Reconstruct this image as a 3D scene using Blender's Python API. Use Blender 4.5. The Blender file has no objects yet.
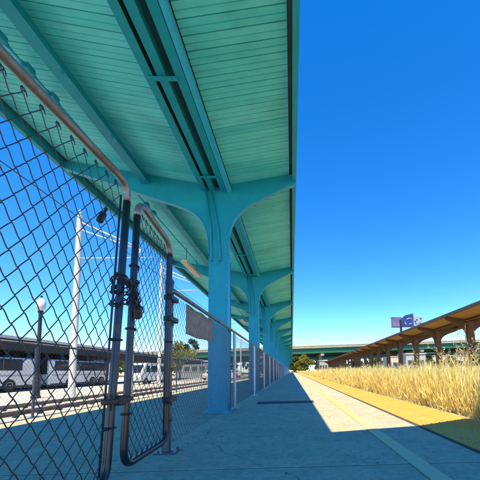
import bpy, math, random
import numpy as np
from mathutils import Vector, Matrix
random.seed(7); rng = np.random.default_rng(11)
SC = bpy.context.scene; COL = SC.collection
R = math.radians

# ------------------------------------------------------------------ mesh helpers
class MB:
    def __init__(s): s.v = []; s.f = []; s.n = 0
    def add(s, v, f):
        v = np.asarray(v, dtype=float); s.v.append(v)
        s.f.append([tuple(int(i) + s.n for i in q) for q in f]); s.n += len(v)
    def addq(s, v, q):                      # v (N,3), q int array (M,k)
        v = np.asarray(v, dtype=float); s.v.append(v); s.f.append(np.asarray(q) + s.n); s.n += len(v)
    def box(s, x0, x1, y0, y1, z0, z1, M=None):
        v = np.array([[x, y, z] for z in (z0, z1) for y in (y0, y1) for x in (x0, x1)], float)
        if M is not None: v = np.array([(M @ Vector(p))[:] for p in v])
        s.add(v, [(0, 2, 3, 1), (4, 5, 7, 6), (0, 1, 5, 4), (2, 6, 7, 3), (0, 4, 6, 2), (1, 3, 7, 5)])
    def bevbox(s, x0, x1, y0, y1, z0, z1, b):   # box with chamfered edges
        v = []; c = ((x0 + x1) / 2, (y0 + y1) / 2, (z0 + z1) / 2); h = ((x1 - x0) / 2, (y1 - y0) / 2, (z1 - z0) / 2)
        idx = {}
        for sx in (-1, 1):
            for sy in (-1, 1):
                for sz in (-1, 1):
                    for a in range(3):
                        d = [h[0] - b, h[1] - b, h[2] - b]; d[a] = h[a]
                        idx[sx, sy, sz, a] = len(v)
                        v.append((c[0] + sx * d[0], c[1] + sy * d[1], c[2] + sz * d[2]))
        f = []
        for a in range(3):
            o = [k for k in range(3) if k != a]
            for sg in (-1, 1):
                q = []
                for (p, r_) in ((-1, -1), (1, -1), (1, 1), (-1, 1)):
                    k = [0, 0, 0]; k[a] = sg; k[o[0]] = p; k[o[1]] = r_; q.append(idx[k[0], k[1], k[2], a])
                flip = (sg > 0) == (a == 1)
                f.append(tuple(q[::-1]) if flip else tuple(q))
        for a in range(3):
            o = [k for k in range(3) if k != a]
            for p in (-1, 1):
                for r_ in (-1, 1):
                    k0 = [0, 0, 0]; k0[o[0]] = p; k0[o[1]] = r_; k1 = list(k0); k0[a] = -1; k1[a] = 1
                    f.append((idx[(*k0, o[0])], idx[(*k1, o[0])], idx[(*k1, o[1])], idx[(*k0, o[1])]))
        for sx in (-1, 1):
            for sy in (-1, 1):
                for sz in (-1, 1): f.append(tuple(idx[sx, sy, sz, a] for a in range(3)))
        s.add(v, f)
    def tube(s, pts, r, k=8, closed=False, cap=True):
        P = np.asarray(pts, float); n = len(P)
        rr = np.full(n, r) if np.isscalar(r) else np.asarray(r, float)
        if closed: T = np.roll(P, -1, 0) - np.roll(P, 1, 0)
        else: T = np.gradient(P, axis=0)
        T /= np.linalg.norm(T, axis=1)[:, None] + 1e-12
        ref = np.array([0, 0, 1.0]) if abs(T[0][2]) < .9 else np.array([1.0, 0, 0])
        N = np.cross(T[0], ref); N /= np.linalg.norm(N); Ns = [N]
        for i in range(1, n):
            N = Ns[-1] - T[i] * np.dot(Ns[-1], T[i]); N /= np.linalg.norm(N) + 1e-12; Ns.append(N)
        Ns = np.array(Ns); B = np.cross(T, Ns)
        a = np.arange(k) * 2 * math.pi / k
        V = P[:, None] + rr[:, None, None] * (np.cos(a)[None, :, None] * Ns[:, None] + np.sin(a)[None, :, None] * B[:, None])
        f = []
        m = n if closed else n - 1
        for i in range(m):
            j = (i + 1) % n
            for q in range(k):
                f.append((i * k + q, i * k + (q + 1) % k, j * k + (q + 1) % k, j * k + q))
        if cap and not closed:
            f.append(tuple(range(k))[::-1]); f.append(tuple((n - 1) * k + q for q in range(k)))
        s.add(V.reshape(-1, 3), f)
    def lathe(s, prof, k=16, c=(0, 0, 0)):
        a = np.arange(k) * 2 * math.pi / k
        V = np.array([[c[0] + r * math.cos(t), c[1] + r * math.sin(t), c[2] + z] for r, z in prof for t in a])
        f = []
        for i in range(len(prof) - 1):
            for q in range(k): f.append((i * k + q, i * k + (q + 1) % k, (i + 1) * k + (q + 1) % k, (i + 1) * k + q))
        f.append(tuple(range(k))[::-1]); f.append(tuple((len(prof) - 1) * k + q for q in range(k)))
        s.add(V, f)
    def prism(s, poly, lo, hi, axis):       # poly: 2D points on the other two axes, extruded lo..hi along axis
        n = len(poly); v = []
        for t in (lo, hi):
            for p in poly:
                q = list(p); q.insert(axis, t); v.append(q)
        f = [tuple(range(n)), tuple(range(n, 2 * n))[::-1]] + [(i, i + n, (i + 1) % n + n, (i + 1) % n) for i in range(n)]
        s.add(v, f)
    def build(s, name, mat, parent=None, smooth=False, auto=None):
        me = bpy.data.meshes.new(name)
        faces = []
        for q in s.f: faces.extend(map(tuple, q.tolist()) if isinstance(q, np.ndarray) else q)
        me.from_pydata(np.concatenate(s.v), [], faces)
        me.materials.append(mat); me.update()
        import bmesh
        if s.n < 120000:
            bm = bmesh.new(); bm.from_mesh(me); bmesh.ops.recalc_face_normals(bm, faces=bm.faces); bm.to_mesh(me); bm.free()
        if smooth:
            me.polygons.foreach_set('use_smooth', [True] * len(me.polygons))
            if auto: me.set_sharp_from_angle(angle=R(auto))
        o = bpy.data.objects.new(name, me); COL.objects.link(o)
        if parent: o.parent = parent
        return o

def tag(o, label=None, cat=None, group=None, kind=None):
    if label: o['label'] = label
    if cat: o['category'] = cat
    if group: o['group'] = group
    if kind: o['kind'] = kind
    return o
def empty(name, loc=(0, 0, 0), rz=0, **k):
    o = bpy.data.objects.new(name, None); o.empty_display_size = .1; COL.objects.link(o)
    o.location = loc; o.rotation_euler.z = rz; return tag(o, **k)
def copy_tree(o, parent=None):
    c = o.copy(); COL.objects.link(c); c.parent = parent
    for ch in list(o.children): copy_tree(ch, c)
    return c

# ------------------------------------------------------------------ materials
MATS = {}
class NT:
    def __init__(s, name):
        s.m = bpy.data.materials.new(name); s.m.use_nodes = True; s.t = s.m.node_tree; s.t.nodes.clear()
        s.o = s.n('ShaderNodeOutputMaterial'); s.b = s.n('ShaderNodeBsdfPrincipled'); s.l(s.b.outputs[0], s.o.inputs[0])
    def n(s, t, **k):
        d = s.t.nodes.new(t)
        for a, b in k.items(): setattr(d, a, b)
        return d
    def l(s, a, b): s.t.links.new(a, b)
    def coord(s, scale=(1, 1, 1), kind='Object'):
        c = s.n('ShaderNodeTexCoord'); m = s.n('ShaderNodeMapping'); m.inputs['Scale'].default_value = scale
        s.l(c.outputs[kind], m.inputs[0]); return m.outputs[0]
    def noise(s, sc, det=4, rough=.6, co=None, dist=0):
        d = s.n('ShaderNodeTexNoise'); d.inputs['Scale'].default_value = sc; d.inputs['Detail'].default_value = det
        d.inputs['Roughness'].default_value = rough; d.inputs['Distortion'].default_value = dist
        if co is not None: s.l(co, d.inputs['Vector'])
        return d.outputs['Fac']
    def ramp(s, x, stops):
        d = s.n('ShaderNodeValToRGB'); e = d.color_ramp.elements
        while len(e) < len(stops): e.new(.5)
        for i, (p, c) in enumerate(stops):
            e[i].position = p; e[i].color = (*c, 1) if hasattr(c, '__len__') else (c, c, c, 1)
        s.l(x, d.inputs[0]); return d.outputs[0]
    def mix(s, fac, a, b, mode='MIX'):
        d = s.n('ShaderNodeMix', data_type='RGBA', blend_type=mode)
        for i, x in ((0, fac), (6, a), (7, b)):
            if hasattr(x, 'links'): s.l(x, d.inputs[i])
            elif i == 0: d.inputs[0].default_value = x
            else: d.inputs[i].default_value = (*x, 1)
        return d.outputs[2]
    def bump(s, h, st=.3, dist=.02):
        d = s.n('ShaderNodeBump'); d.inputs['Strength'].default_value = st; d.inputs['Distance'].default_value = dist
        s.l(h, d.inputs['Height']); s.l(d.outputs[0], s.b.inputs['Normal'])
    def set(s, col=None, rough=.6, metal=0, spec=.5):
        if col is not None:
            if hasattr(col, 'links'): s.l(col, s.b.inputs['Base Color'])
            else: s.b.inputs['Base Color'].default_value = (*col, 1)
        if hasattr(rough, 'links'): s.l(rough, s.b.inputs['Roughness'])
        else: s.b.inputs['Roughness'].default_value = rough
        s.b.inputs['Metallic'].default_value = metal; s.b.inputs['Specular IOR Level'].default_value = spec
        return s.m

def paint(name, c, c2, rough=.45, sc=3, grime=.35, bump=.08, grimecol=(.03, .05, .05)):
    t = NT(name); co = t.coord((1, 1, 1))
    a = t.noise(sc, 5, .65, co); col = t.mix(t.ramp(a, [(.3, 0.), (.7, 1.)]), c, c2)
    g = t.ramp(t.noise(sc * 3.1, 9, .8, t.coord((1, 1, .35)), .15), [(.50, 0.), (.74, grime)])
    col = t.mix(g, col, grimecol)
    t.bump(t.noise(60, 3, .6, co), bump, .004)
    return t.set(col, rough, 0, .3)
def flat(name, c, rough=.6, metal=0, var=.25, sc=8, spec=.5):
    t = NT(name); a = t.noise(sc, 5, .65, t.coord())
    col = t.mix(t.ramp(a, [(.3, 0.), (.7, 1.)]), tuple(x * (1 - var) for x in c), tuple(min(1, x * (1 + var * .6)) for x in c))
    return t.set(col, rough, metal, spec)
def boards_mat(name, c1, c2, grime):
    t = NT(name); g = t.n('ShaderNodeNewGeometry'); co = t.coord((.5, 3, 3))
    col = t.mix(g.outputs['Random Per Island'], c1, c2)
    a = t.noise(4, 6, .7, co); col = t.mix(t.ramp(a, [(.45, 0.), (.8, .35)]), col, grime)
    st = t.noise(1.1, 5, .6, t.coord((1, 1, 1)), .5); col = t.mix(t.ramp(st, [(.50, 0.), (.72, .5)]), col, tuple(x * .55 for x in c1))
    t.bump(t.noise(30, 4, .7, t.coord((.15, 2, 2))), .15, .004)
    return t.set(col, .55)
def galv(name, c, rust=.3, rough=.38, metal=.85, rustc=(.16, .07, .03)):
    t = NT(name); co = t.coord((1, 1, 1)); a = t.noise(9, 6, .7, co)
    col = t.mix(a, tuple(x * .75 for x in c), tuple(min(1, x * 1.25) for x in c))
    rr = t.ramp(t.noise(5, 8, .75, t.coord((1, 1, 1)), .4), [(.62 - .3 * rust, 0.), (.74 - .2 * rust, min(1, rust * 2))])
    col = t.mix(rr, col, rustc); t.bump(t.noise(90, 4, .7, co), .12, .003)
    m = t.set(col, rough, metal); 
    mm = t.n('ShaderNodeMath', operation='SUBTRACT'); mm.inputs[0].default_value = metal; t.l(rr, mm.inputs[1]); mm.use_clamp = True
    t.l(mm.outputs[0], t.b.inputs['Metallic']); return m

def concrete_mat():
    t = NT('platform concrete'); co = t.coord()
    big = t.noise(.7, 6, .62, co, .4); fine = t.noise(22, 7, .75, co); mid = t.noise(4, 6, .7, co, .3)
    col = t.mix(t.ramp(big, [(.3, 0.), (.7, 1.)]), (.41, .385, .275), (.52, .49, .35))
    col = t.mix(t.ramp(mid, [(.46, 0.), (.72, .65)]), col, (.26, .24, .19))
    col = t.mix(t.ramp(fine, [(.36, .55), (.60, 0.)]), col, (.16, .15, .12))
    g = t.n('ShaderNodeNewGeometry'); col = t.mix(t.ramp(g.outputs['Random Per Island'], [(0, 0.), (1, .22)]), col, (.34, .31, .26))
    # hairline cracks
    vd = t.n('ShaderNodeTexVoronoi', feature='DISTANCE_TO_EDGE'); vd.inputs['Scale'].default_value = .55
    ns = t.n('ShaderNodeTexNoise'); ns.inputs['Scale'].default_value = 2.2; ns.inputs['Detail'].default_value = 6; t.l(co, ns.inputs['Vector'])
    mv = t.n('ShaderNodeMix', data_type='RGBA'); mv.inputs[0].default_value = .28; t.l(co, mv.inputs[6]); t.l(ns.outputs['Color'], mv.inputs[7]); t.l(mv.outputs[2], vd.inputs['Vector'])
    col = t.mix(t.ramp(vd.outputs['Distance'], [(0.0008, .5), (.0035, 0.)]), col, (.08, .075, .07))
    # gum spots and drips
    v2 = t.n('ShaderNodeTexVoronoi'); v2.inputs['Scale'].default_value = 3.3; t.l(co, v2.inputs['Vector'])
    col = t.mix(t.ramp(v2.outputs['Distance'], [(.05, .6), (.075, 0.)]), col, (.12, .115, .11))
    t.bump(fine, .35, .006)
    return t.set(col, t.ramp(mid, [(.3, .75), (.7, .92)]))

def M(): pass
teal = paint('teal steel paint', (.006, .30, .45), (.010, .36, .51), .42, 2.2, .28, grimecol=(.03, .10, .11))
teal_edge = teal
boards = boards_mat('turquoise board paint', (.055, .66, .76), (.12, .77, .85), (.03, .27, .28))
dark_teal = flat('dark gutter steel', (.015, .085, .095), .6)
roofing = flat('grey roofing felt', (.12, .12, .12), .9)
concrete = concrete_mat()
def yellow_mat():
    t = NT('worn and shade-greyed yellow line paint'); co = t.coord()
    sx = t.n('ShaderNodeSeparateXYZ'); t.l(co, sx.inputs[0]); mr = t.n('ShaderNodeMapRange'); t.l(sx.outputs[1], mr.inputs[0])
    for i_, v_ in ((1, 2.2), (2, 5.5), (3, .15), (4, -.04)): mr.inputs[i_].default_value = v_  # shade painted in: greys the line's shaded near end, on top of noise wear
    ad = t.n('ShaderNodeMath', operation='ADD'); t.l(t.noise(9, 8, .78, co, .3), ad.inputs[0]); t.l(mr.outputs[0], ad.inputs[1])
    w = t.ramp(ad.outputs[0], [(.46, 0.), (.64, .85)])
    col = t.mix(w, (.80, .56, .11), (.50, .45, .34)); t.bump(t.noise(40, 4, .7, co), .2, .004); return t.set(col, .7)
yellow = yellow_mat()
def tactile_mat():
    t = NT('orange tactile paving'); co = t.coord(); 
    col = t.mix(t.ramp(t.noise(1.6, 6, .7, co, .3), [(.3, 0.), (.7, 1.)]), (.58, .265, .05), (.68, .345, .07))
    col = t.mix(t.ramp(t.noise(14, 7, .75, co), [(.52, 0.), (.72, .5)]), col, (.20, .12, .05)); return t.set(col, .75)
tactile = tactile_mat()
jointm = flat('dark joint dirt', (.06, .055, .05), .95)
wire_m = galv('dark weathered wire', (.05, .052, .062), .12, .5, .5, (.06, .035, .03))
wire_far = galv('grey fence wire', (.17, .18, .19), .05, .5, .6)
tube_m = galv('galvanised gate tube', (.055, .057, .066), .2, .3, .8)
rail_m = galv('rust streaked top rail', (.26, .245, .215), .45, .38, .7, (.07, .04, .025))
post_m = galv('galvanised fence post', (.50, .51, .52), .08, .42, .75)
dpost_m = galv('dark terminal post', (.13, .14, .16), .15, .4, .7)
black_m = flat('black painted steel', (.012, .012, .014), .5)
white_m = flat('white painted steel', (.48, .50, .50), .45, var=.12)
cream = flat('cream enamel', (.70, .66, .55), .5, var=.15)
glass_globe = NT('frosted lamp globe').set((.55, .58, .58), .15)
darkglass = NT('dark window glass').set((.02, .024, .03), .12)
chrome = flat('wheel rim metal', (.5, .5, .5), .35, .8)
rubber = flat('black tyre rubber', (.02, .02, .02), .9)
sign_m = NT('weathered brown sheet')
_c = sign_m.coord(); sign_m = (lambda t: t.set(t.mix(t.ramp(t.noise(14, 8, .75, _c, .4), [(.35, 0.), (.65, 1.)]), (.30, .21, .15), (.50, .44, .37)), .85))(sign_m)
brown_b = boards_mat('brown roof boards', (.62, .35, .09), (.70, .42, .13), (.20, .10, .04))
brown_s = paint('dark brown steel paint', (.15, .075, .035), (.20, .10, .05), .6, 3, .3)
tan_e = flat('brown fascia', (.13, .085, .045), .7)
green_g = paint('green bridge girder', (.012, .10, .065), (.02, .135, .085), .5, .25, .3)
pier_c = flat('bridge concrete', (.36, .34, .27), .9, var=.2, sc=.6)
dirt = (lambda t: (t.bump(t.noise(5, 6, .7, t.coord()), .4, .05), t.set(t.mix(t.ramp(t.noise(.25, 8, .65, t.coord()), [(.35, 0.), (.65, 1.)]), (.20, .16, .10), (.30, .26, .18)), .95))[1])(NT('dry dirt'))
pave = (lambda t: t.set(t.mix(t.ramp(t.noise(.4, 8, .65, t.coord()), [(.3, 0.), (.7, 1.)]), (.46, .44, .39), (.60, .58, .52)), .9))(NT('pale pavement'))
ballast = (lambda t: (t.bump(t.noise(14, 5, .8, t.coord()), 1, .06), t.set(t.mix(t.noise(16, 5, .8, t.coord()), (.04, .035, .03), (.16, .14, .115)), .95))[1])(NT('dark ballast'))
tie_m = flat('concrete sleeper', (.52, .49, .43), .9, var=.25)
railst = galv('rail steel', (.22, .19, .17), .5, .4, .7)
def leafmat(name, a, b, stops=None):
    t = NT(name); g = t.n('ShaderNodeNewGeometry'); col = t.ramp(g.outputs['Random Per Island'], stops) if stops else t.mix(g.outputs['Random Per Island'], a, b)
    t.set(col, .75, spec=.15); tr = t.n('ShaderNodeBsdfTranslucent'); t.l(col, tr.inputs[0])
    mx = t.n('ShaderNodeMixShader'); mx.inputs[0].default_value = .35; t.l(t.b.outputs[0], mx.inputs[1]); t.l(tr.outputs[0], mx.inputs[2]); t.l(mx.outputs[0], t.o.inputs[0]); return t.m
straw = leafmat('dry straw grass', (.68, .57, .23), (.92, .82, .46), [(0, (.38, .29, .09)), (.2, (.66, .55, .18)), (.6, (.84, .73, .29)), (1, (.93, .86, .48))])
strawd = leafmat('dry weed stalk', (.42, .35, .17), (.62, .54, .30))
leafg = leafmat('olive green leaves', (.05, .085, .02), (.11, .15, .035))
leafy = leafmat('yellow green leaves', (.16, .17, .03), (.27, .26, .05))
leafd = leafmat('dark green leaves', (.025, .05, .015), (.06, .09, .025))
bark = flat('grey brown bark', (.16, .12, .09), .9)

# ------------------------------------------------------------------ ground and platforms
b = MB(); b.box(-420, 420, -60, 600, -1.4, -.42); g = b.build('ground', dirt); tag(g, 'dry dirt ground around the station', 'ground', kind='structure')
b = MB(); b.box(-60, -9.4, -30, 130, -.416, -.41); tag(b.build('pavement', pave), 'pale pavement beyond the tracks', 'pavement', kind='structure')
b = MB(); b.box(-9.2, -4.2, -30, 120, -.412, -.33); tag(b.build('ballast', ballast), 'dark ballast strip under the rails', 'ballast', kind='structure')

X0, XS, XE = -3.98, -.55, 1.335
b = MB()
yj = [-4.2 + 1.57 * i for i in range(78)]
for i in range(len(yj) - 1):
    for (xa, xb) in ((X0, -2.3), (-2.29, XE)):
        dz = rng.uniform(-.0015, .0015)
        b.bevbox(xa, xb, yj[i] + .007, yj[i + 1] - .007, -.12, dz, .0025)
tag(b.build('platform', concrete), 'long concrete platform slabs with joints', 'platform', kind='structure')
b = MB(); b.box(X0 + .03, 2.1, -4.2, 116, -1.2, -.0035); tag(b.build('platform_base', jointm), 'dark platform base under the slabs', 'platform base', kind='structure')
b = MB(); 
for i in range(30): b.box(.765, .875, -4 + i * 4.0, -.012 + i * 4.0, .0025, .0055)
tag(b.build('yellow_line', yellow), 'worn yellow line painted along the platform, shade-greyed at the near end', 'line', kind='structure')
# tactile strip with truncated domes
b = MB()
TX0, TX1 = 1.39, 2.12
for i in range(190):
    y = -4 + i * .61
    for (xa, xb) in ((TX0, 1.752), (1.757, TX1)): b.bevbox(xa, xb, y, y + .605, -.06, .004 + rng.uniform(-.001, .001), .003)
k = 6; a = np.arange(k) * 2 * math.pi / k
dome = np.concatenate([np.c_[.0125 * np.cos(a), .0125 * np.sin(a), 0 * a], np.c_[.008 * np.cos(a), .008 * np.sin(a), 0 * a + .008]])
dq = np.array([[i, (i + 1) % k, k + (i + 1) % k, k + i] for i in range(k)])
xs = np.arange(TX0 + .03, TX1 - .01, .06); ys = np.arange(1.5, 22, .06)
cx, cy = np.meshgrid(xs, ys); cc = np.c_[cx.ravel(), cy.ravel(), np.full(cx.size, .004)]
V = (cc[:, None] + dome[None]).reshape(-1, 3); off = (np.arange(len(cc)) * 2 * k)[:, None, None]
b.addq(V, (off + dq[None]).reshape(-1, 4))
capq = np.array([[k, k + 1, k + 2, k + 3], [k, k + 3, k + 4, k + 5]]); b.f.append((off + capq[None]).reshape(-1, 4) + b.n - len(V))
tag(b.build('tactile_strip', tactile), 'orange bumpy tactile strip along the platform edge', 'tactile strip', kind='structure')
b = MB(); b.box(2.125, 2.22, -4, 116, -.5, -.004); tag(b.build('platform_kerb', concrete), 'concrete kerb at the platform edge', 'kerb', kind='structure')
b = MB(); b.bevbox(-.69, .42, 6.1, 6.42, .0, .014, .004); o = b.build('cover_plate', flat('dark plate steel', (.05, .045, .045), .7)); tag(o, 'narrow dark steel cover plate lying across the shaded platform', 'cover plate')
o.rotation_euler.z = 0
# tracks
b = MB()
for i in range(170): b.bevbox(-8.1, -5.55, -10 + i * .66, -9.74 + i * .66, -.36, -.245, .015)
tr = empty('railway_track', (0, 0, 0), label='light rail track with pale sleepers beyond the platform', cat='track', kind='structure')
b.build('sleepers', tie_m, tr)
for x in (-6.15, -7.6):
    b = MB(); b.box(x - .035, x + .035, -10, 102, -.18, -.14); b.box(x - .01, x + .01, -10, 102, -.23, -.18); b.box(x - .07, x + .07, -10, 102, -.242, -.23); b.build('rail', railst, tr)

# ------------------------------------------------------------------ chain link
def fabric(mb, s0, s1, z0, z1, w, hp, r, sides, place, detail=True, hook=False, wob=0):
    nw = int((s1 - s0) / w); nh = int(round((z1 - z0) / (hp / 2)))
    fr = [(0, 0.), (.08, .5), (.3, .3), (.7, -.3), (.92, -.5)] if detail else [(0, 0.)]
    i = np.arange(nw)[:, None]
    P = []
    for j in range(nh + 1):
        for q, (t, nn) in enumerate(fr):
            if j == nh and q: break
            jj = j + t
            par = (j + i) % 2
            tt = t if not detail else [0, .07, .31, .69, .93][q]
            lo = i * w + (w * tt if True else 0); hi = (i + 1) * w - w * tt
            s = np.where(par == 0, lo - r * (1 if q == 0 else 0), hi + r * (1 if q == 0 else 0))
            P.append(np.stack([s0 + s, np.full_like(s, z0 + jj * hp / 2), np.full_like(s, nn * 2.2 * r)], -1))
    P = np.concatenate(P, 1)
    if wob:
        P[..., 0] += wob * np.sin(P[..., 1] * 2.1 + .7) + wob * .5 * np.sin(P[..., 0] * 5 + P[..., 1] * 4.3)
        P[..., 1] += wob * .8 * np.sin(P[..., 0] * 3.3 + 1.1) + rng.normal(0, wob * .12, P.shape[:2])
        P[..., 2] += wob * 1.5 * np.sin(P[..., 0] * 4 + P[..., 1] * 3)
    T = np.gradient(P, axis=1); T[..., 2] = 0; T /= np.linalg.norm(T, axis=2)[..., None] + 1e-12
    N2 = np.stack([-T[..., 1], T[..., 0], 0 * T[..., 0]], -1); N1 = np.zeros_like(T); N1[..., 2] = 1
    a = np.arange(sides) * 2 * math.pi / sides
    V = P[:, :, None] + r * (np.cos(a)[None, None, :, None] * N1[:, :, None] + np.sin(a)[None, None, :, None] * N2[:, :, None])
    n = P.shape[1]
    q = np.array([[p * sides + c, p * sides + (c + 1) % sides, (p + 1) * sides + (c + 1) % sides, (p + 1) * sides + c] for p in range(n - 1) for c in range(sides)])
    off = (np.arange(nw) * n * sides)[:, None, None]
    mb.addq(place(V.reshape(-1, 3)), (off + q[None]).reshape(-1, 4))
    if hook:
        for e in range(nw):
            for end in (-1, 0):
                p = P[e, end]; sg = 1 if end == -1 else -1; d = 1 if ((e + (nh if end == -1 else 0)) % 2 == 0) else -1
                pts = np.array([[p[0], p[1], 0], [p[0] - d * .004, p[1] + sg * .016, .004], [p[0] + d * .006, p[1] + sg * .022, .006], [p[0] + d * .014, p[1] + sg * .008, .003], [p[0] + d * .012, p[1] - sg * .012, -.004]])
                mb.tube(place(pts), r, 5)

FX = -.985
def fence_place(x): return lambda v: np.c_[x - v[:, 2], v[:, 0], v[:, 1]]
FH = 1.31
fen = empty('chain_link_fence', (FX, 2.55, 0), label='low chain link fence with pale posts running along the teal columns', cat='fence')
def at(o):                                   # build parts in world coordinates under a placed empty
    o.location = (0, 0, 0); return o
at(fen)
mb = MB(); fabric(mb, 2.56, 24, .05, FH - .03, .033, .074, .0017, 4, fence_place(FX - .012), True)
mb.build('mesh', wire_far, fen, True)
mb = MB(); fabric(mb, 24, 112, .05, FH - .03, .045, .09, .0022, 3, fence_place(FX - .012), False)
mb.build('mesh', wire_far, fen)
b = MB(); b.tube([(FX, 2.58, FH), (FX, 30, FH + .02), (FX, 112, FH + .02)], .021, 10); b.build('top_rail', rail_m, fen, True)
for k_ in range(39):
    y = 2.55 + 2.82 * k_
    b = MB(); first = k_ == 0; r = .033 if first else .026; h = 1.36 if first else FH - .02
    b.lathe([(r, 0.0), (r, h), (r * 1.15, h), (r * 1.15, h + .02), (r * .7, h + .045), (.004, h + .05)] if first else [(r, 0), (r, h), (r * .6, h + .012)], 14 if k_ < 8 else 8, (FX - .02 if first else FX - .0, y, 0))
    p = b.build('post', dpost_m if first else post_m, fen, True, 40)
    if k_ < 10:
        b = MB(); b.bevbox(FX - .09, FX + .07, y - .085, y + .085, .0, .012, .003)
        for sx in (-.06, .045):
            for sy in (-.06, .06): b.lathe([(.011, .012), (.011, .022), (.004, .026)], 6, (FX + sx, y + sy, 0))
        b.build('base_plate', post_m if not first else dpost_m, p)
        for z in ((.25, .65, 1.02) if first else (.3, .8)):
            b = MB(); b.lathe([(r + .004, z - .012), (r + .006, z), (r + .004, z + .012)], 12, (FX - .02 if first else FX, y, 0))
            if first: b.box(FX - .03, FX - .012, y - .075, y - .02, z - .012, z + .012)
            b.build('band', black_m if first else post_m, p)

# sign sheet tied to the fence
b = MB(); n = 12
gx = []
V = []; 
for i in range(n + 1):
    for j in range(6):
        y = 2.99 + 1.02 * i / n; zt = 1.288 + .006 * math.sin(i * 1.3); zb = .99 + .006 * math.sin(i * .9 + 1) + .015 * i / n
        V.append((FX - .034 + .003 * math.sin(i * .8 + j * .6), y, zb + (zt - zb) * j / 5))
q = [(i * 6 + j, (i + 1) * 6 + j, (i + 1) * 6 + j + 1, i * 6 + j + 1) for i in range(n) for j in range(5)]
b.add(V, q); o = b.build('sign_sheet', sign_m, None, True); sm = o.modifiers.new('t', 'SOLIDIFY'); sm.thickness = .004
tag(o, 'weathered brown blank sign sheet tied behind the low chain link fence', 'sign')

# ------------------------------------------------------------------ gates
GX = -.965
def round_quad(c, r, n=6):
    out = []
    m = len(c)
    for i in range(m):
        p = np.array(c[i], float); a = np.array(c[i - 1], float) - p; bb = np.array(c[(i + 1) % m], float) - p
        a /= np.linalg.norm(a); bb /= np.linalg.norm(bb); p0 = p + a * r; p1 = p + bb * r
        for t in np.linspace(0, 1, n): out.append((1 - t) ** 2 * p0 + 2 * t * (1 - t) * p + t * t * p1)
    return np.array(out)
def gate(nm, label, corners, w, hp, r, zoff, gx=GX, wob=.006):
    g = empty(nm, (0, 0, 0), label=label, cat='gate', group='chain link gate leaves')
    loop = round_quad(corners, .11, 8)
    dense = []
    for i in range(len(loop)):
        a, c = loop[i], loop[(i + 1) % len(loop)]; m = max(1, int(np.linalg.norm(c - a) / .25))
        dense += [a + (c - a) * t / m for t in range(m)]
    dense = np.array(dense)
    zt = min(corners[2][1], corners[3][1]) - .10
    D3 = np.c_[np.full(len(dense), gx), dense]; top = np.where(dense[:, 1] > zt)[0]; i0, i1 = top.min(), top.max()
    b = MB(); b.tube(np.concatenate([D3[i1:], D3[:i0 + 1]]), .0205, 14); b.build('frame', tube_m, g, True)
    b = MB(); b.tube(D3[i0:i1 + 1], .0209, 14); b.build('top_rail', rail_m, g, True)
    BL, BR, TR, TL = [np.array(c) for c in corners]
    W = BR[0] - BL[0]; H = TR[1] - BR[1]
    def place(v):
        u = (v[:, 0] / W)[:, None]; t = (v[:, 1] / H)[:, None]
        p = (1 - u) * (1 - t) * BL + u * (1 - t) * BR + u * t * TR + (1 - u) * t * TL
        return np.c_[gx - .005 - v[:, 2], p]
    b = MB(); fabric(b, .03, W - .05, .03, H - zoff, w, hp, r, 6, place, True, True, wob); b.build('mesh', wire_m, g, True)
    return g, place, W, H
g1, pl1, W1, H1 = gate('chain_link_gate', 'wide chain link gate leaf in front with its sagging coarse mesh',
    [(.42, .05), (1.675, .06), (1.795, 1.755), (.50, 1.685)], .0415, .104, .0021, .075)
g2, pl2, W2, H2 = gate('chain_link_gate', 'narrow chain link gate leaf hung from the dark fence post',
    [(1.835, .095), (2.445, .115), (2.445, 1.655), (1.915, 1.73)], .034, .080, .0019, .05)
def gpt(pl, u, z, n=0): return pl(np.array([[u, z, n]]))[0]
for (g, pl, W, H, us) in ((g1, pl1, W1, H1, (W1 - .055,)), (g2, pl2, W2, H2, (.045, W2 - .045))):
    for u in us:
        b = MB(); b.tube([gpt(pl, u, .05), gpt(pl, u, H * .5), gpt(pl, u, H - .1)], .0055, 6); b.build('tension_bar', wire_m, g, True)
        for zz in (.28, .75, 1.12):
            e = W if u > W / 2 else 0
            p0 = gpt(pl, e, zz); p1 = gpt(pl, u, zz); b = MB()
            d = (p1 - p0) / np.linalg.norm(p1 - p0)
            b.tube([p0 + (.005 + .026 * math.cos(t), d[1] * .026 * math.sin(t), d[2] * .026 * math.sin(t)) for t in np.linspace(0, 2 * math.pi, 13)[:-1]], .006, 6, True)
            b.tube([p0 + d * .02 + (.012, 0, 0), p1 + d * .008 + (.006, 0, 0)], .008, 6); b.build('band', black_m, g, True)
# drop latch joining the leaves low down
p0 = gpt(pl1, W1 + .02, .42); b = MB()
b.bevbox(GX - .01, GX + .045, p0[1] - .105, p0[1] + .115, p0[2] - .012, p0[2] + .012, .003); b.bevbox(GX - .03, GX + .05, p0[1] - .03, p0[1] + .035, p0[2] - .026, p0[2] + .026, .006)
b.tube([(GX + .03, p0[1] - .085, p0[2] - .045), (GX + .03, p0[1] - .085, p0[2] + .04)], .009, 8); b.build('latch', black_m, g1)
for z in (.42, 1.05, 1.22):                    # hinges on the narrow leaf
    b = MB(); b.bevbox(GX - .035, GX + .03, 2.42, 2.575, z - .02, z + .02, .005); b.lathe([(.012, z - .05), (.012, z + .05), (.004, z + .055)], 8, (GX + .005, 2.497, 0))
    b.build('hinge', black_m, g2)

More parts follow.
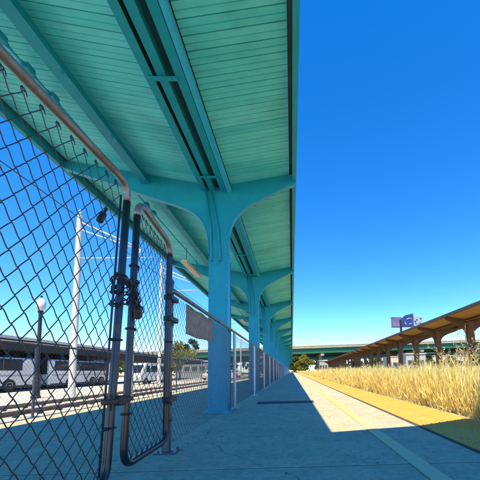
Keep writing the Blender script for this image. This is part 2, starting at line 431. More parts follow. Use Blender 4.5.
# chain and padlock
ch = MB()
def link(c, d, up, L=.032, Wd=.0115, r=.0036):
    d = np.array(d, float) / np.linalg.norm(d); up = np.array(up, float); up -= d * np.dot(up, d); up /= np.linalg.norm(up)
    pts = [np.array(c) + d * (L - Wd) * (1 if math.cos(t) > 0 else -1) * .5 + d * Wd * math.cos(t) + up * Wd * math.sin(t) for t in np.linspace(0, 2 * math.pi, 15)[:-1]]
    ch.tube(pts, r, 6, True)
path = []
for loop in range(3):                          # wound round both stiles
    for t in np.linspace(0, 2 * math.pi, 15)[:-1]:
        path.append((GX + .048 * math.cos(t), 1.80 + .105 * math.sin(t), 1.06 + .045 * loop + .06 * math.sin(t) * (-1) ** loop - .01 * loop))
path += [(GX + .06, 1.76 + .02 * i, 1.16 - .028 * i) for i in range(7)] + [(GX + .058, 1.73 - .012 * i, 1.12 + .008 * i) for i in range(4)]
for i in range(len(path) - 1):
    a, c = np.array(path[i]), np.array(path[i + 1])
    if np.linalg.norm(c - a) < .08: link((a + c) / 2, c - a, (1, .3, .4) if i % 2 else (-.3, .5, 1), max(.032, np.linalg.norm(c - a)))
tag(ch.build('chain', black_m, None, True), 'dark steel chain wound around both gate stiles', 'chain')
lk = empty('padlock', (GX + .06, 1.835, .985), label='black padlock hanging from the chain on the gate', cat='padlock'); lk.scale = (.85, .85, .85); lk.rotation_euler = (R(24), 0, R(14))
b = MB(); b.bevbox(-.022, .022, -.036, .036, -.045, .04, .01); b.build('body', black_m, lk, False)
b = MB(); b.tube([(0, -.022, .03), (0, -.022, .07)] + [(0, -.022 * math.cos(t), .07 + .024 * math.sin(t)) for t in np.linspace(.3, math.pi - .3, 7)] + [(0, .022, .07), (0, .022, .03)], .006, 8); b.build('shackle', tube_m, lk, True)
o = MB(); o.lathe([(.008, -.055), (.018, -.052), (.020, -.045), (.020, .005), (.017, .014), (.009, .022), (.008, .046), (.010, .048), (.009, .058), (.003, .06)], 14)
o = o.build('bottle', black_m, None, True, 40); o.location = (GX - .02, 1.595, 1.46); o.rotation_euler = (R(-24), R(6), 0); o.scale = (.85, .85, .9)
tag(o, 'small black bottle shaped object caught in the mesh high on the wide gate', 'bottle')

# ------------------------------------------------------------------ canopies
def canopy(nm, label, mir, mats, cols, y0, y1, zc, dim):
    """mir=-1 mirrors in x. local x=0 at the column line; short side +x, long overhang -x."""
    steel, bd, edge, deck = mats
    g = empty(nm, (0, 0, 0), label=label, cat='canopy')
    SH, LG, sl = dim['short'], dim['long'], dim['slope']; zv = zc
    def zx(x): return zv + sl * abs(x)
    def X(x): return x * mir
    # boards
    for (xa, xb) in ((.20, SH - .11), (-LG + .12, -.275)):
        b = MB(); prof = np.array([(.0055, .026), (.0055, .006), (.0095, 0), (.0635, 0), (.0665, .008), (.068, .016), (.072, .016), (.0735, .008), (.0765, 0), (.1305, 0), (.1345, .006), (.1345, .026)])
        ny = int((y1 - y0) / .14); k = len(prof); yy = y0 + np.arange(ny) * .14
        V = np.zeros((ny, 2, k, 3)); 
        for e, x in enumerate((xa, xb)):
            V[:, e, :, 0] = X(x); V[:, e, :, 1] = yy[:, None] + prof[None, :, 0]; V[:, e, :, 2] = zx(x) + prof[None, :, 1] + rng.uniform(0, .004, ny)[:, None]
        q = np.array([(i, i + 1, k + i + 1, k + i) for i in range(k - 1)])
        if mir < 0: q = q[:, ::-1]
        if xa < 0: pass
        b.addq(V.reshape(-1, 3), ((np.arange(ny) * 2 * k)[:, None, None] + q[None]).reshape(-1, 4)); b.build('soffit_boards', bd, g)
    b = MB()
    for (xa, xb) in ((0, SH), (-LG, 0)):
        b.prism([(X(xa), zx(xa) + .03), (X(xb), zx(xb) + .03), (X(xb), zx(xb) + .10), (X(xa), zx(xa) + .10)], y0, y1, 1)
    b.build('roof', deck, g)
    # edge beams (channels)
    for s, e in ((1, SH), (-1, LG)):
        z = zx(e); b = MB()
        dp = .142 if mir > 0 else .05
        b.box(*sorted((X(s * (e - .06)), X(s * (e - .045)))), y0, y1, z - dp + .012, z + .03)
        b.box(*sorted((X(s * (e - .06)), X(s * (e + .005)))), y0, y1, z - dp, z - dp + .012)
        b.box(*sorted((X(s * (e - .012)), X(s * (e + .004)))), y0, y1, z - dp + .014, z + (.12 if mir > 0 else .045)); b.build('edge_beam', edge, g)
    # purlin under the long side
    b = MB(); px = -1.2; z = zx(px)
    b.box(*sorted((X(px - .01), X(px + .01))), y0, y1, z - .155, z - .002); b.box(*sorted((X(px - .065), X(px + .065))), y0, y1, z - .168, z - .155)
    b.box(*sorted((X(px - .05), X(px + .05))), y0, y1, z - .012, z - .003) if False else None
    yb = y0 + .4
    while yb < min(y1, 30):
        b.lathe([(.012, z - .19), (.014, z - .168)], 6, (X(px + .04), yb, 0)); yb += .9
    b.build('purlin', steel, g)
    # centre channels, gutter and pipe
    b = MB(); zz = zv - .08
    b.box(*sorted((X(-.27), X(-.185))), y0, y1, zz, zz + .012); b.box(*sorted((X(-.27), X(-.262))), y0, y1, zz + .012, zz + .14); b.build('channel', steel, g)
    b = MB(); b.box(*sorted((X(-.145), X(-.055))), y0, y1, zz + .01, zz + .022); b.box(*sorted((X(-.065), X(-.055))), y0, y1, zz + .022, zz + .15); b.build('channel', steel, g)
    b = MB(); b.box(*sorted((X(.04), X(.134))), y0, y1, zz - .0, zz + .014); b.box(*sorted((X(.125), X(.134))), y0, y1, zz + .014, zz + .12); b.build('channel', steel, g)
    b = MB(); b.box(*sorted((X(-.26), X(.122))), y0, y1, zv + .022, zv + .026); b.build('gutter', dark_teal, g)
    b = MB(); b.tube([(X(.178), y0, zz + .015), (X(.178), y1, zz + .015)], .040, 16); b.build('pipe', steel, g, True)
    yb = 2.93 - 1.61 * 3
    while yb < min(y1, 40):
        if min(abs(yb - c) for c in cols) > .2:
            b = MB(); b.box(*sorted((X(-.24), X(.06))), yb - .022, yb + .022, zz - .016, zz - .002); b.build('cross_strut', steel, g)
        yb += 1.61
    # columns and arms
    zs = lambda z: z - 3.70 + zv
    low_s = [(.145, 2.55), (.15, 2.72), (.17, 2.92), (.22, 3.08), (.30, 3.21), (.42, 3.33), (.58, 3.43), (.78, 3.53), (1.02, 3.66), (SH - .005, 3.77 if SH < 1.4 else 3.7)]
    low_l = [(-.145, 2.55), (-.15, 2.72), (-.18, 2.92), (-.24, 3.08), (-.34, 3.21), (-.50, 3.32), (-.75, 3.42), (-1.1, 3.53), (-1.6, 3.72), (-LG + .06, zx(-LG) - zv + 3.70 - .135)]
    low_s = [(x, zs(z)) for x, z in low_s]; low_l = [(x, zs(z)) for x, z in low_l]
    cm = None
    def make_col():
        root = []
        b = MB(); b.bevbox(-.145, .145, -.13, .13, -.0, zs(3.60), .006)
        b.box(-.155, .155, -.142, -.131, 0, zs(2.5)); b.box(-.155, .155, .131, .142, 0, zs(2.5))
        b.box(-.2, .2, -.2, .2, .0, .02)
        for zr in np.arange(.08, zs(2.46), .1):
            for xr in (-.125, .125): b.lathe([(.012, 0), (.010, .006), (.004, .009)], 6) if False else b.bevbox(xr - .009, xr + .009, -.149, -.1422, zr - .009, zr + .009, .0034)
        b.box(-.155, .155, -.150, -.143, zs(2.5) - .012, zs(2.5)) 
        b.tube([(.0, -.143, zs(2.38)), (.0, -.175, zs(2.38)), (0.012, -.18, zs(2.40)), (.0, -.16, zs(2.43))], .009, 6)
        c = b.build('column', steel); c2 = []
        for low, s in ((low_s, 1), (low_l, -1)):
            L0 = np.array(low); tt = np.arange(len(L0)); tq = np.linspace(0, len(L0) - 1, 46)
            low = np.c_[np.interp(tq, tt, L0[:, 0]), np.interp(tq, tt, L0[:, 1])]
            for _ in range(3): low[1:-1] = .25 * low[:-2] + .5 * low[1:-1] + .25 * low[2:]
            fl_ = low.copy(); low = [(0, zs(2.501)), (s * .144, zs(2.501))] + [tuple(p) for p in low]
            top = [(x, zx(x) - .004) for x, z in low]
            b = MB(); n = len(low); v = []; f = []
            for yq in (-.139, -.07):
                for p in low: v.append((p[0], yq, p[1]))
                for p in top: v.append((p[0], yq, p[1]))
            for i in range(n - 1):
                f += [(i, i + 1, n + i + 1, n + i), (2 * n + i, 3 * n + i, 3 * n + i + 1, 2 * n + i + 1), (i, 2 * n + i, 2 * n + i + 1, i + 1)]
            f.append((n - 1, 3 * n - 1, 4 * n - 1, 2 * n - 1)); b.add(v, f); arm = b.build('arm', steel); c2.append(arm)
            b = MB(); v = []; f = []; L = fl_; n = len(L)
            T = np.gradient(L, axis=0); T /= np.linalg.norm(T, axis=1)[:, None]; Nn = np.c_[T[:, 1], -T[:, 0]] * s
            for i in range(n):
                for yq in (-.150, -.055):
                    for o_ in (0.001, .014): v.append((L[i, 0] + Nn[i, 0] * o_, yq, L[i, 1] + Nn[i, 1] * o_))
            for i in range(n - 1):
                a_ = i * 4; c_ = a_ + 4
                for (p, r_) in ((0, 1), (1, 3), (3, 2), (2, 0)): f.append((a_ + p, a_ + r_, c_ + r_, c_ + p))
            f += [(0, 1, 3, 2), (len(v) - 4, len(v) - 2, len(v) - 1, len(v) - 3)]
            b.add(v, f); fl = b.build('flange', steel, arm, True, 40)
        b = MB(); b.tube([(-.20, -.165, zs(3.60)), (-.12, -.16, zs(2.95)), (-.105, -.16, zs(2.56)), (-.105, -.155, zs(2.42))], .016, 8); c2.append(b.build('conduit', steel, None, True))
        b = MB(); b.tube([(-.11, -.165, zs(3.60)), (-.0, -.16, zs(2.95)), (.03, -.16, zs(2.56)), (.03, -.155, zs(2.42))], .016, 8); c2.append(b.build('conduit', steel, None, True))
        return c, c2
    c, c2 = make_col()
    for a_ in c2: a_.parent = c
    for i, y in enumerate(cols):
        k = c if i == 0 else copy_tree(c)
        k.parent = g; k.location = (0, y, 0)
        if mir < 0: k.rotation_euler.z = math.pi
    return g
LC = -1.17
lcols = [5.08 + 4.68 * i for i in range(23)]
can = canopy('platform_canopy', 'long teal butterfly canopy with board soffit over the shaded platform', 1, (teal, boards, teal, roofing), lcols, -1.0, 112, 3.70, dict(short=1.29, long=2.6, slope=.185))
can.location = (LC, 0, 0)
rcols = [4.15 + 3.85 * i for i in range(26)]
can2 = canopy('platform_canopy', 'brown butterfly canopy on dark posts beyond the dry grass', -1, (brown_s, brown_b, tan_e, roofing), [y - 0 for y in rcols], .5, 103, 3.10, dict(short=1.25, long=2.5, slope=.17))
can2.location = (8.78, 0, -.0); can2.rotation_euler.z = R(-1.8)
b = MB(); b.box(-1.15, 3.6, -2, 104, -.6, -.05); o = b.build('far_platform', concrete); o.location = (8.78, 0, 0); o.rotation_euler.z = R(-1.8); tag(o, 'concrete platform under the brown canopy', 'platform', kind='structure')

# unseen slab added behind the viewpoint, its outline shaped to shade the near platform
w = empty('shade_slab', (0, 0, 0), label='unseen teal slab added for shading the near end of the platform', cat='canopy')
b = MB(); b.prism([(.09, -.95), (.09, 1.26), (1.15, 1.51), (2.08, 2.0), (2.9, 2.45), (2.9, -.95)], 3.68, 3.82, 2); b.build('roof', teal, w)
for y in (-.7,):
    b = MB(); b.bevbox(1.75, 2.0, y - .12, y + .12, 0, 3.68, .01); b.build('column', teal, w)

# conduit with fittings and hanging light fixtures under the long side
cx_ = -2.78
b = MB(); b.tube([(cx_, -1, 3.905), (cx_, 60, 3.905)], .013, 8); cd = b.build('conduit', teal, None, True); tag(cd, 'thin teal conduit run with couplings under the left soffit', 'conduit')
for y in (2.05, 2.42, 2.79, 3.12, 3.47, 5.85, 6.16, 9.7, 10.1, 14.5):
    b = MB(); b.bevbox(cx_ - .045, cx_ + .045, y - .055, y + .055, 3.865, 3.945, .012); b.tube([(cx_, y - .09, 3.905), (cx_, y + .09, 3.905)], .022, 8); b.build('coupling', teal, cd)
def fixture():
    g = empty('light_fixture', label='x', cat='light')
    b = MB(); b.prism([(-.09, 0), (.09, 0), (.055, .07), (-.055, .07)], -.62, .62, 1); b.build('housing', cream, g)
    b = MB(); b.bevbox(-.07, .07, -.6, .6, -.022, -.001, .006); b.build('diffuser', flat('fixture diffuser', (.68, .62, .50), .35, var=.1), g)
    b = MB()
    for y in (-.45, .45): b.tube([(0, y, .07), (0, y, .46)], .008, 6)
    b.build('hanger', dark_teal, g); return g
fx = fixture()
fl = ['cream light fixture under the left soffit seen just above the fence post'] + [f'cream light fixture hung in the {k} bay down the canopy' for k in ('second', 'third', 'fourth')]
for i, y in enumerate((8.6, 13.3, 18.0, 22.7)):
    o = fx if i == 0 else copy_tree(fx); o.location = (cx_, y, 3.52); o['label'] = fl[i]; o['group'] = 'light fixtures hung under the soffit'

# ------------------------------------------------------------------ left side beyond the platform
lf = empty('mesh_railing', (0, 0, 0), label='waist high mesh fence along the far edge of the shaded platform', cat='fence')
RX = -3.93
mb = MB(); fabric(mb, 1.0, 40, .06, 1.08, .034, .07, .0018, 3, fence_place(RX), False); mb.build('mesh', wire_m, lf)
b = MB(); b.tube([(RX, 1, 1.105), (RX, 75, 1.105)], .02, 8); b.build('top_rail', dpost_m, lf, True)
for i in range(26):
    y = 1.95 + 2.92 * i; b = MB(); b.lathe([(.019, 0.0), (.019, 1.12), (.008, 1.13)], 10, (RX, y, 0)); p = b.build('post', dpost_m if i % 2 else post_m, lf, True, 40)
    b = MB(); b.bevbox(RX - .07, RX + .05, y - .07, y + .07, 0, .012, .003); b.build('base_plate', post_m, p)

def mast(x, y, h, label, r=.125, arms=True):
    g = empty('catenary_mast', (x, y, -.4), label=label, cat='mast', group='catenary masts')
    b = MB(); b.lathe([(r * 1.9, .0), (r * 1.9, .06), (r * 1.15, .07), (r, .1), (r * .8, h), (r * .5, h + .02)], 16); b.build('pole', white_m, g, True, 40)
    b = MB(); b.lathe([(r * .4, h + .02), (r * .35, h + .1), (r * .6, h + .15), (r * .3, h + .22), (.01, h + .28)], 10); b.build('finial', white_m, g, True)
    if arms:
        b = MB(); b.tube([(.05, 0, h - .25), (2.4, 0, h - 1.35)], .03, 8); b.tube([(.05, 0, h - .55), (2.4, 0, h - 1.42)], .022, 8)
        for t in (.3, .6, .85): b.tube([(.05 + 2.35 * t, 0, h - .25 - 1.1 * t), (.05 + 2.35 * t, 0, h - .55 - .87 * t)], .012, 6)
        b.build('bracket_arm', white_m, g, True)
        b = MB(); b.tube([(.05, 0, h - 1.72), (3.0, 0, h - 1.72)], .02, 8); b.build('steady_arm', white_m, g, True)
        b = MB(); b.lathe([(.025, -.02), (.05, .0), (.03, .03), (.05, .06), (.03, .09), (.05, .12), (.02, .15)], 10, (2.4, 0, h - 1.52)); b.build('insulator', white_m, g, True)
    return g
mast(-8.3, 12.0, 7.3, 'thick white catenary mast beside the street lamp with bracket arms')
mast(-7.15 - .95, 19.2, 7.9, 'white catenary mast seen through the narrow gate leaf', .11)
mast(-8.5, 34, 7.6, 'white catenary mast far down the track behind the teal columns', .10)
mast(-8.5, 52, 7.6, 'most distant white catenary mast on the track', .10)
for x, z0, nm in ((-6.0, 5.1, 'lower'), (-6.0, 6.4, 'upper')):
    b = MB(); pts = []
    ms = [-10, 12, 19.2, 34, 52, 80]
    for i in range(len(ms) - 1):
        for t in np.linspace(0, 1, 7)[:-1]:
            sag = (0 if nm == 'lower' else .45) * 4 * t * (1 - t); pts.append((x, ms[i] + (ms[i + 1] - ms[i]) * t, z0 - sag))
    b.tube(pts, .011, 5); tag(b.build('overhead_wire', black_m), f'{nm} dark overhead wire stretched above the light rail track', 'wire')

# lamp with acorn globe
lp = empty('street_lamp', (-11.9, 14.86, -.41), label='black street lamp with white acorn globe beside the track', cat='street lamp')
b = MB(); b.lathe([(.20, 0), (.20, .10), (.16, .14), (.15, .75), (.17, .80), (.10, .95), (.085, 1.1), (.075, 4.0), (.10, 4.02), (.12, 4.06), (.10, 4.12)], 14); b.build('pole', black_m, lp, True, 40)
b = MB(); b.lathe([(.10, 4.12), (.17, 4.2), (.20, 4.34), (.205, 4.44), (.17, 4.58), (.10, 4.7), (.05, 4.74)], 18); b.build('globe', glass_globe, lp, True)
b = MB(); b.lathe([(.05, 4.74), (.04, 4.78), (.05, 4.81), (.01, 4.88)], 10); b.build('finial', black_m, lp, True)

# long station roof behind the coaches
st = empty('station_roof', (0, 0, 0), label='long low station roof with grey fascia above the white coaches', cat='canopy')
b = MB(); b.box(-25, -18.6, 4, 66, 3.14, 3.34); b.build('roof', flat('grey fascia', (.42, .42, .41), .8), st)
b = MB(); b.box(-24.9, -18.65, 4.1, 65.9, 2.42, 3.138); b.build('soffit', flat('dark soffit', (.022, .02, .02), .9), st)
for y in range(7, 66, 6):
    b = MB(); b.bevbox(-21.9, -21.6, y - .15, y + .15, -.41, 2.42, .01); b.build('post', flat('dark post', (.07, .06, .055), .7) if y == 7 else bpy.data.materials['dark post'], st)
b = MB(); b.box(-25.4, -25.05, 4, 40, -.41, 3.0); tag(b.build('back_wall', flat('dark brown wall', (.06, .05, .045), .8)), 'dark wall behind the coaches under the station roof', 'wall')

def wheel(parent, x, y, z, r, wd, sx=1, rim=chrome):
    b = MB(); k = 20; prof = [(r * .55, -wd / 2), (r * .93, -wd / 2), (r, -wd / 3), (r, wd / 3), (r * .93, wd / 2), (r * .55, wd / 2)]
    bb = MB(); bb.lathe(prof, k); w_ = bb.build('wheel', rubber, parent, True, 40)
    bb = MB(); bb.lathe([(r * .54, -wd * .45), (r * .54, wd * .45), (r * .5, wd * .52), (r * .3, wd * .40), (r * .14, wd * .42), (r * .1, wd * .6)], k); h = bb.build('rim', rim, w_, True, 30)
    w_.location = (x, y, z + r); w_.rotation_euler = (0, R(90) * sx, 0); return w_
def coach(x, y0, y1, label):
    g = empty('coach', (x, (y0 + y1) / 2, -.41), label=label, cat='coach', group='white coaches under the station roof'); g.scale.z = .88; L = (y1 - y0) / 2
    b = MB(); prof = [(-1.22, .35), (1.22, .35), (1.25, 1.6), (1.25, 2.5), (1.18, 2.6), (.9, 2.66), (-.9, 2.66), (-1.18, 2.6), (-1.25, 2.5), (-1.25, 1.6)]
    v = []; 
    for (yy, s) in ((-L, .93), (-L + .25, 1), (L - .25, 1), (L, .93)): v += [(p[0] * s, yy, (p[1] - 1.6) * s + 1.6) for p in prof]
    n = len(prof); f = [(i * n + j, i * n + (j + 1) % n, (i + 1) * n + (j + 1) % n, (i + 1) * n + j) for i in range(3) for j in range(n)] + [tuple(range(n)), tuple(range(3 * n, 4 * n))[::-1]]
    b.add(v, f); b.build('body', flat('white coach paint', (.60, .60, .57), .4, var=.18, sc=1.2) if 'white coach paint' not in bpy.data.materials else bpy.data.materials['white coach paint'], g, True, 30)
    for s in (1, -1):
        m = int((2 * L - 1) / 1.45)
        for i in range(m):
            yy = -L + .5 + i * 1.45; b = MB(); b.box(*sorted((s * 1.236, s * 1.262)), yy, yy + 1.42, 1.62, 2.5); b.build('window', darkglass, g)
    b = MB(); b.box(1.23, 1.258, -L + .3, L - .3, 1.18, 1.30); b.build('stripe', flat('grey stripe', (.3, .3, .32), .5) if 'grey stripe' not in bpy.data.materials else bpy.data.materials['grey stripe'], g)
    b = MB(); b.box(1.226, 1.256, -L + .2, L - .2, .30, .48); b.build('skirt', black_m, g)
    for yy in (-L + 2.3, L - 3.6, L - 2.3):
        wheel(g, 1.12, yy, 0, .5, .3); wheel(g, -1.12, yy, 0, .5, .3, -1)
    b = MB()
    b.box(-1.05, 1.05, -L - .02, -L + .03, 1.3, 2.7); b.build('windscreen', darkglass, g)
    return g
coach(-19.9, 11.4, 23.4, 'white coach with dark windows nearest behind the street lamp')
coach(-20.0, 24.6, 33.5, 'second white coach parked beyond the first in the row')

def car(x, y, rz, paintm, label, kind='car', group='parked vehicles', z=-.41):
    van = kind == 'van'; g = empty('parked_' + kind, (x, y, z), rz, label=label, cat=kind, group=group)
    Hh = 2.15 if van else 1.46; L = 2.5 if van else 2.2
    if van: side = [(-L, .35), (L - .1, .35), (L, .8), (L - .15, 1.15), (L - .85, 1.95), (L - 1.3, Hh), (-L + .12, Hh), (-L, 1.2)]
    else: side = [(-L, .32), (L - .08, .32), (L, .62), (L - .2, .86), (L - 1.15, .96), (L - 1.9, Hh), (-L + 1.0, Hh), (-L + .25, .98), (-L, .9)]
    b = MB(); v = []; f = []; n = len(side)
    for (xx, s, zz) in ((-.9, .97, 0), (-.84, 1, 0), (.84, 1, 0), (.9, .97, 0)):
        for p in side:
            inset = .14 * max(0, (p[1] - .9) / (Hh - .9)); v.append(((xx - math.copysign(inset, xx)), p[0] * s, p[1]))
    f = [(i * n + j, i * n + (j + 1) % n, (i + 1) * n + (j + 1) % n, (i + 1) * n + j) for i in range(3) for j in range(n)] + [tuple(range(n)), tuple(range(3 * n, 4 * n))[::-1]]
    b.add(v, f); b.build('body', paintm, g, True, 25)
    for s in (-1, 1):
        for (ya, yb_) in (((-L + .25, -.55), (-.5, .75), (.8, L - .95)) if van else ((-L + .75, -.35), (-.28, .45))):
            b = MB(); z0, z1 = (1.2, 1.85) if van else (.98, 1.36)
            def xo(zq): return s * (.9 - .14 * max(0, (zq - .9) / (Hh - .9)) + .006)
            b.add([(xo(z0), ya, z0), (xo(z0), yb_, z0), (xo(z1), yb_ - .12, z1), (xo(z1), ya + .1, z1), (xo(z0) - s * .02, ya, z0), (xo(z0) - s * .02, yb_, z0), (xo(z1) - s * .02, yb_ - .12, z1), (xo(z1) - s * .02, ya + .1, z1)],
                  [(0, 1, 2, 3), (7, 6, 5, 4), (0, 4, 5, 1), (1, 5, 6, 2), (2, 6, 7, 3), (3, 7, 4, 0)]); b.build('window', darkglass, g)
    b = MB(); zf = [(L - .15, 1.18, L - .85, 1.93)] if van else [(L - 1.17, 1.0, L - 1.86, Hh - .06)]
    for (ya, za, yb_, zb) in zf: b.add([(-.74, ya + .03, za), (.74, ya + .03, za), (.66, yb_ + .03, zb), (-.66, yb_ + .03, zb), (-.74, ya - .02, za - .02), (.74, ya - .02, za - .02), (.66, yb_ - .02, zb - .02), (-.66, yb_ - .02, zb - .02)], [(0, 1, 2, 3), (7, 6, 5, 4), (0, 4, 5, 1), (1, 5, 6, 2), (2, 6, 7, 3), (3, 7, 4, 0)])
    b.build('windscreen', darkglass, g)
    for s in (-1, 1):
        for yy in (-L + .85, L - .85): wheel(g, s * .82, yy, 0, .33, .22, s)
        b = MB(); b.bevbox(s * .62 - .16, s * .62 + .16, L - .13, L + .012, .62, .76, .01); b.build('headlight', glass_globe, g)
    return g
wpaint = flat('white car paint', (.62, .62, .60), .3, var=.1); bpaint = flat('blue car paint', (.03, .10, .28), .3, var=.1); gpaint = flat('silver car paint', (.4, .42, .44), .3, .4, var=.1)
car(-15.2, 33.2, R(172), wpaint, 'white van with dark side windows seen through the narrow gate', 'van')
car(-11.5, 46, R(175), wpaint, 'white car parked behind the first teal column', 'car')
car(-14.0, 55, R(90), gpaint, 'silver car parked beyond the tracks near the grey building', 'car')
car(-12.0, 62, R(80), wpaint, 'white car parked furthest down the pavement beyond the tracks', 'car')
car(17.5, 52, R(95), bpaint, 'blue car parked beneath the brown canopy', 'car')
car(22.5, 58, R(92), gpaint, 'silver car parked beside the blue car beyond the grass', 'car')
car(16.2, 66, R(88), wpaint, 'white car behind the dark canopy posts', 'car')

# buildings
def building(x0, x1, y0, y1, z1, wallm, label, nwin=6, z0=-.42, wz=(1.0, 2.0)):
    g = empty('low_building', (0, 0, 0), label=label, cat='building')
    b = MB(); b.box(x0, x1, y0, y1, z0, z1); b.build('wall', wallm, g)
    b = MB(); b.box(x0 - .2, x1 + .2, y0 - .2, y1 + .2, z1 + .002, z1 + .25); b.build('roof', bpy.data.materials['grey fascia'], g)
    dx = (x1 - x0) / nwin
    for i in range(nwin):
        b = MB(); b.box(x0 + dx * (i + .18), x0 + dx * (i + .82), y0 - .04, y0 + .05, *wz); w_ = b.build('window', darkglass, g)
        b = MB(); b.box(x0 + dx * (i + .12), x0 + dx * (i + .88), y0 - .08, y0 - .002, wz[0] - .12, wz[0] - .004); b.build('sill', pier_c, w_)
    return g
building(-26, -17.5, 70, 82, 3.1, flat('grey metal wall', (.22, .24, .26), .6), 'low grey building seen between fence post and first teal column', 5)
building(10.5, 14.5, 118, 126, 4.2, flat('off white wall', (.34, .34, .32), .8), 'white building beneath the overpass at the end of the grass', 4, wz=(1.2, 2.6))
building(36, 100, 112, 122, 5.0, flat('cream wall', (.52, .46, .36), .85), 'long cream building behind the brown canopy posts', 14, wz=(1.2, 3.0))
building(26, 30.5, 70, 75, 3.9, flat('pale blue white wall', (.36, .39, .40), .7), 'pale hut with windows under the brown canopy', 2, wz=(1.3, 2.5))

# overpasses
def overpass(y, wdt, xa, xb, zf, gd, par, label, piers, gm):
    g = empty('overpass', (0, 0, 0), label=label, cat='overpass')
    def strip(ya, yb, lo, hi, nm, m):
        b = MB(); v = []
        xs_ = np.linspace(xa, xb, 14)
        for x in xs_:
            for yy in (ya, yb):
                for o_ in (lo, hi): v.append((x, yy, zf(x) + o_))
        f = []
        for i in range(len(xs_) - 1):
            a_ = 4 * i; c_ = a_ + 4
            for (p, r_) in ((0, 1), (1, 3), (3, 2), (2, 0)): f.append((a_ + p, a_ + r_, c_ + r_, c_ + p))
        f += [(0, 1, 3, 2), (len(v) - 4, len(v) - 2, len(v) - 1, len(v) - 3)]
        b.add(v, f); return b.build(nm, m, g)
    pm = bpy.data.materials.get('weathered parapet') or flat('weathered parapet', (.25, .235, .16), .9, var=.3, sc=.4)
    strip(y, y + .35, 0.003, par, 'parapet', pm); strip(y + wdt - .35, y + wdt, .003, par, 'parapet', pm)
    strip(y - .25, y + wdt + .25, -.35, 0, 'deck', pier_c)
    n = max(3, int(wdt / 4))
    for i in range(n):
        yy = y + .5 + (wdt - 1.4) * i / (n - 1); strip(yy, yy + .35, -.35 - gd, -.352, 'girder', gm)
        strip(yy - .15, yy + .5, -.36 - gd - .06, -.352 - gd, 'girder_flange', gm)
    for x in piers:
        for yy in ((y + wdt * .25, y + wdt * .75)):
            b = MB(); b.lathe([(.75, -.42), (.75, zf(x) - gd - 1.55)], 16, (x, yy, 0)); b.build('pier', pier_c, g, True, 40)
        b = MB(); b.bevbox(x - .8, x + .8, y + .6, y + wdt - .6, zf(x) - gd - 1.6, zf(x) - gd - .44, .1); b.build('pier_cap', pier_c, g)
    return g
overpass(140, 44, -190, 210, lambda x: 11.0 + .0195 * (x - 3.8), 2.3, .8, 'green girder overpass crossing the whole view behind the canopies', [-150, -118, -86, -48, -14, 14, 36, 60, 86, 112, 150, 180], green_g)
overpass(206, 14, -190, 250, lambda x: 9.9 + .013 * (x - 3.8), 1.8, .45, 'lower second overpass with pale parapet behind the green one', [-140, -100, -60, -20, 20, 60, 100, 140, 180, 220], dark_teal)
sl_ = empty('street_lamp', (86, 150, 12.2), label='thin lamp post standing up on the overpass deck', cat='street lamp')
b = MB(); b.lathe([(.22, 0), (.16, 3.9), (.05, 4.0)], 8); b.build('pole', black_m, sl_)
b = MB(); b.bevbox(-.9, .9, -.2, .2, 3.9, 4.15, .05); b.build('lamp_head', black_m, sl_)

# billboard on a post
bb = empty('billboard', (32.4, 90, -.42), label='double billboard on a single post above the brown canopy roof', cat='billboard')
b = MB(); b.lathe([(.38, 0), (.34, 13.6), (.3, 15.5)], 14); b.build('post', black_m, bb, True, 40)
b = MB(); b.box(-2.7, 6.6, .45, .75, 13.3, 13.55); b.box(-2.7, 6.6, .45, .75, 15.9, 16.15)
for x in (-2.2, 0, 2.2, 4.4, 6.2): b.box(x, x + .14, .46, .74, 13.5, 16.0)
b.build('frame', flat('grey lattice steel', (.35, .36, .38), .6), bb)
t = NT('lavender panel'); t.set(t.mix(t.ramp(t.noise(.5, 4, .6, t.coord()), [(.35, 0.), (.65, 1.)]), (.035, .055, .18), (.14, .10, .22)), .5); lav = t.m
t = NT('deep blue panel'); t.set(t.mix(t.ramp(t.noise(.7, 4, .6, t.coord()), [(.35, 0.), (.65, 1.)]), (.004, .01, .12), (.012, .045, .26)), .5); dblue = t.m
b = MB(); b.bevbox(-2.75, .25, .0, .3, 13.15, 16.35, .04); b.build('panel', lav, bb)
b = MB(); b.prism([(.25, 13.35), (3.85, 13.5), (3.85, 17.3), (1.6, 16.9), (.25, 15.9)], -.05, .35, 1); b.build('panel', dblue, bb)
b = MB(); b.bevbox(3.95, 6.75, .2, .42, 13.6, 16.55, .04); b.build('panel', flat('pale panel', (.26, .34, .42), .6), bb)
b = MB(); b.box(-2.4, -.3, -.03, -.003, 13.75, 14.0); b.box(-2.2, -.6, -.03, -.003, 14.3, 14.5); b.build('picture_mark', flat('pink mark', (.30, .18, .30), .5), bb)
def stroke(b, pts, r, y): b.tube([(p[0], y, p[1]) for p in pts], r, 6)
b = MB(); stroke(b, [(1.3, 14.9), (1.35, 14.2), (1.75, 14.05)], .1, -.07); stroke(b, [(2.5, 14.1), (2.8, 14.3), (3.3, 14.2)], .09, -.07); stroke(b, [(1.8, 15.6), (2.6, 15.9), (3.4, 15.7)], .09, -.07); b.build('lettering', white_m, bb)
b = MB(); rr_ = random.Random(4)
for k_ in range(9):
    x_, z_ = rr_.uniform(4.1, 6.2), rr_.uniform(13.9, 16.0); b.box(x_, x_ + rr_.uniform(.15, .5), .17 - k_ * .002, .198, z_, z_ + rr_.uniform(.15, .5))
b.build('picture_mark', dblue, bb)

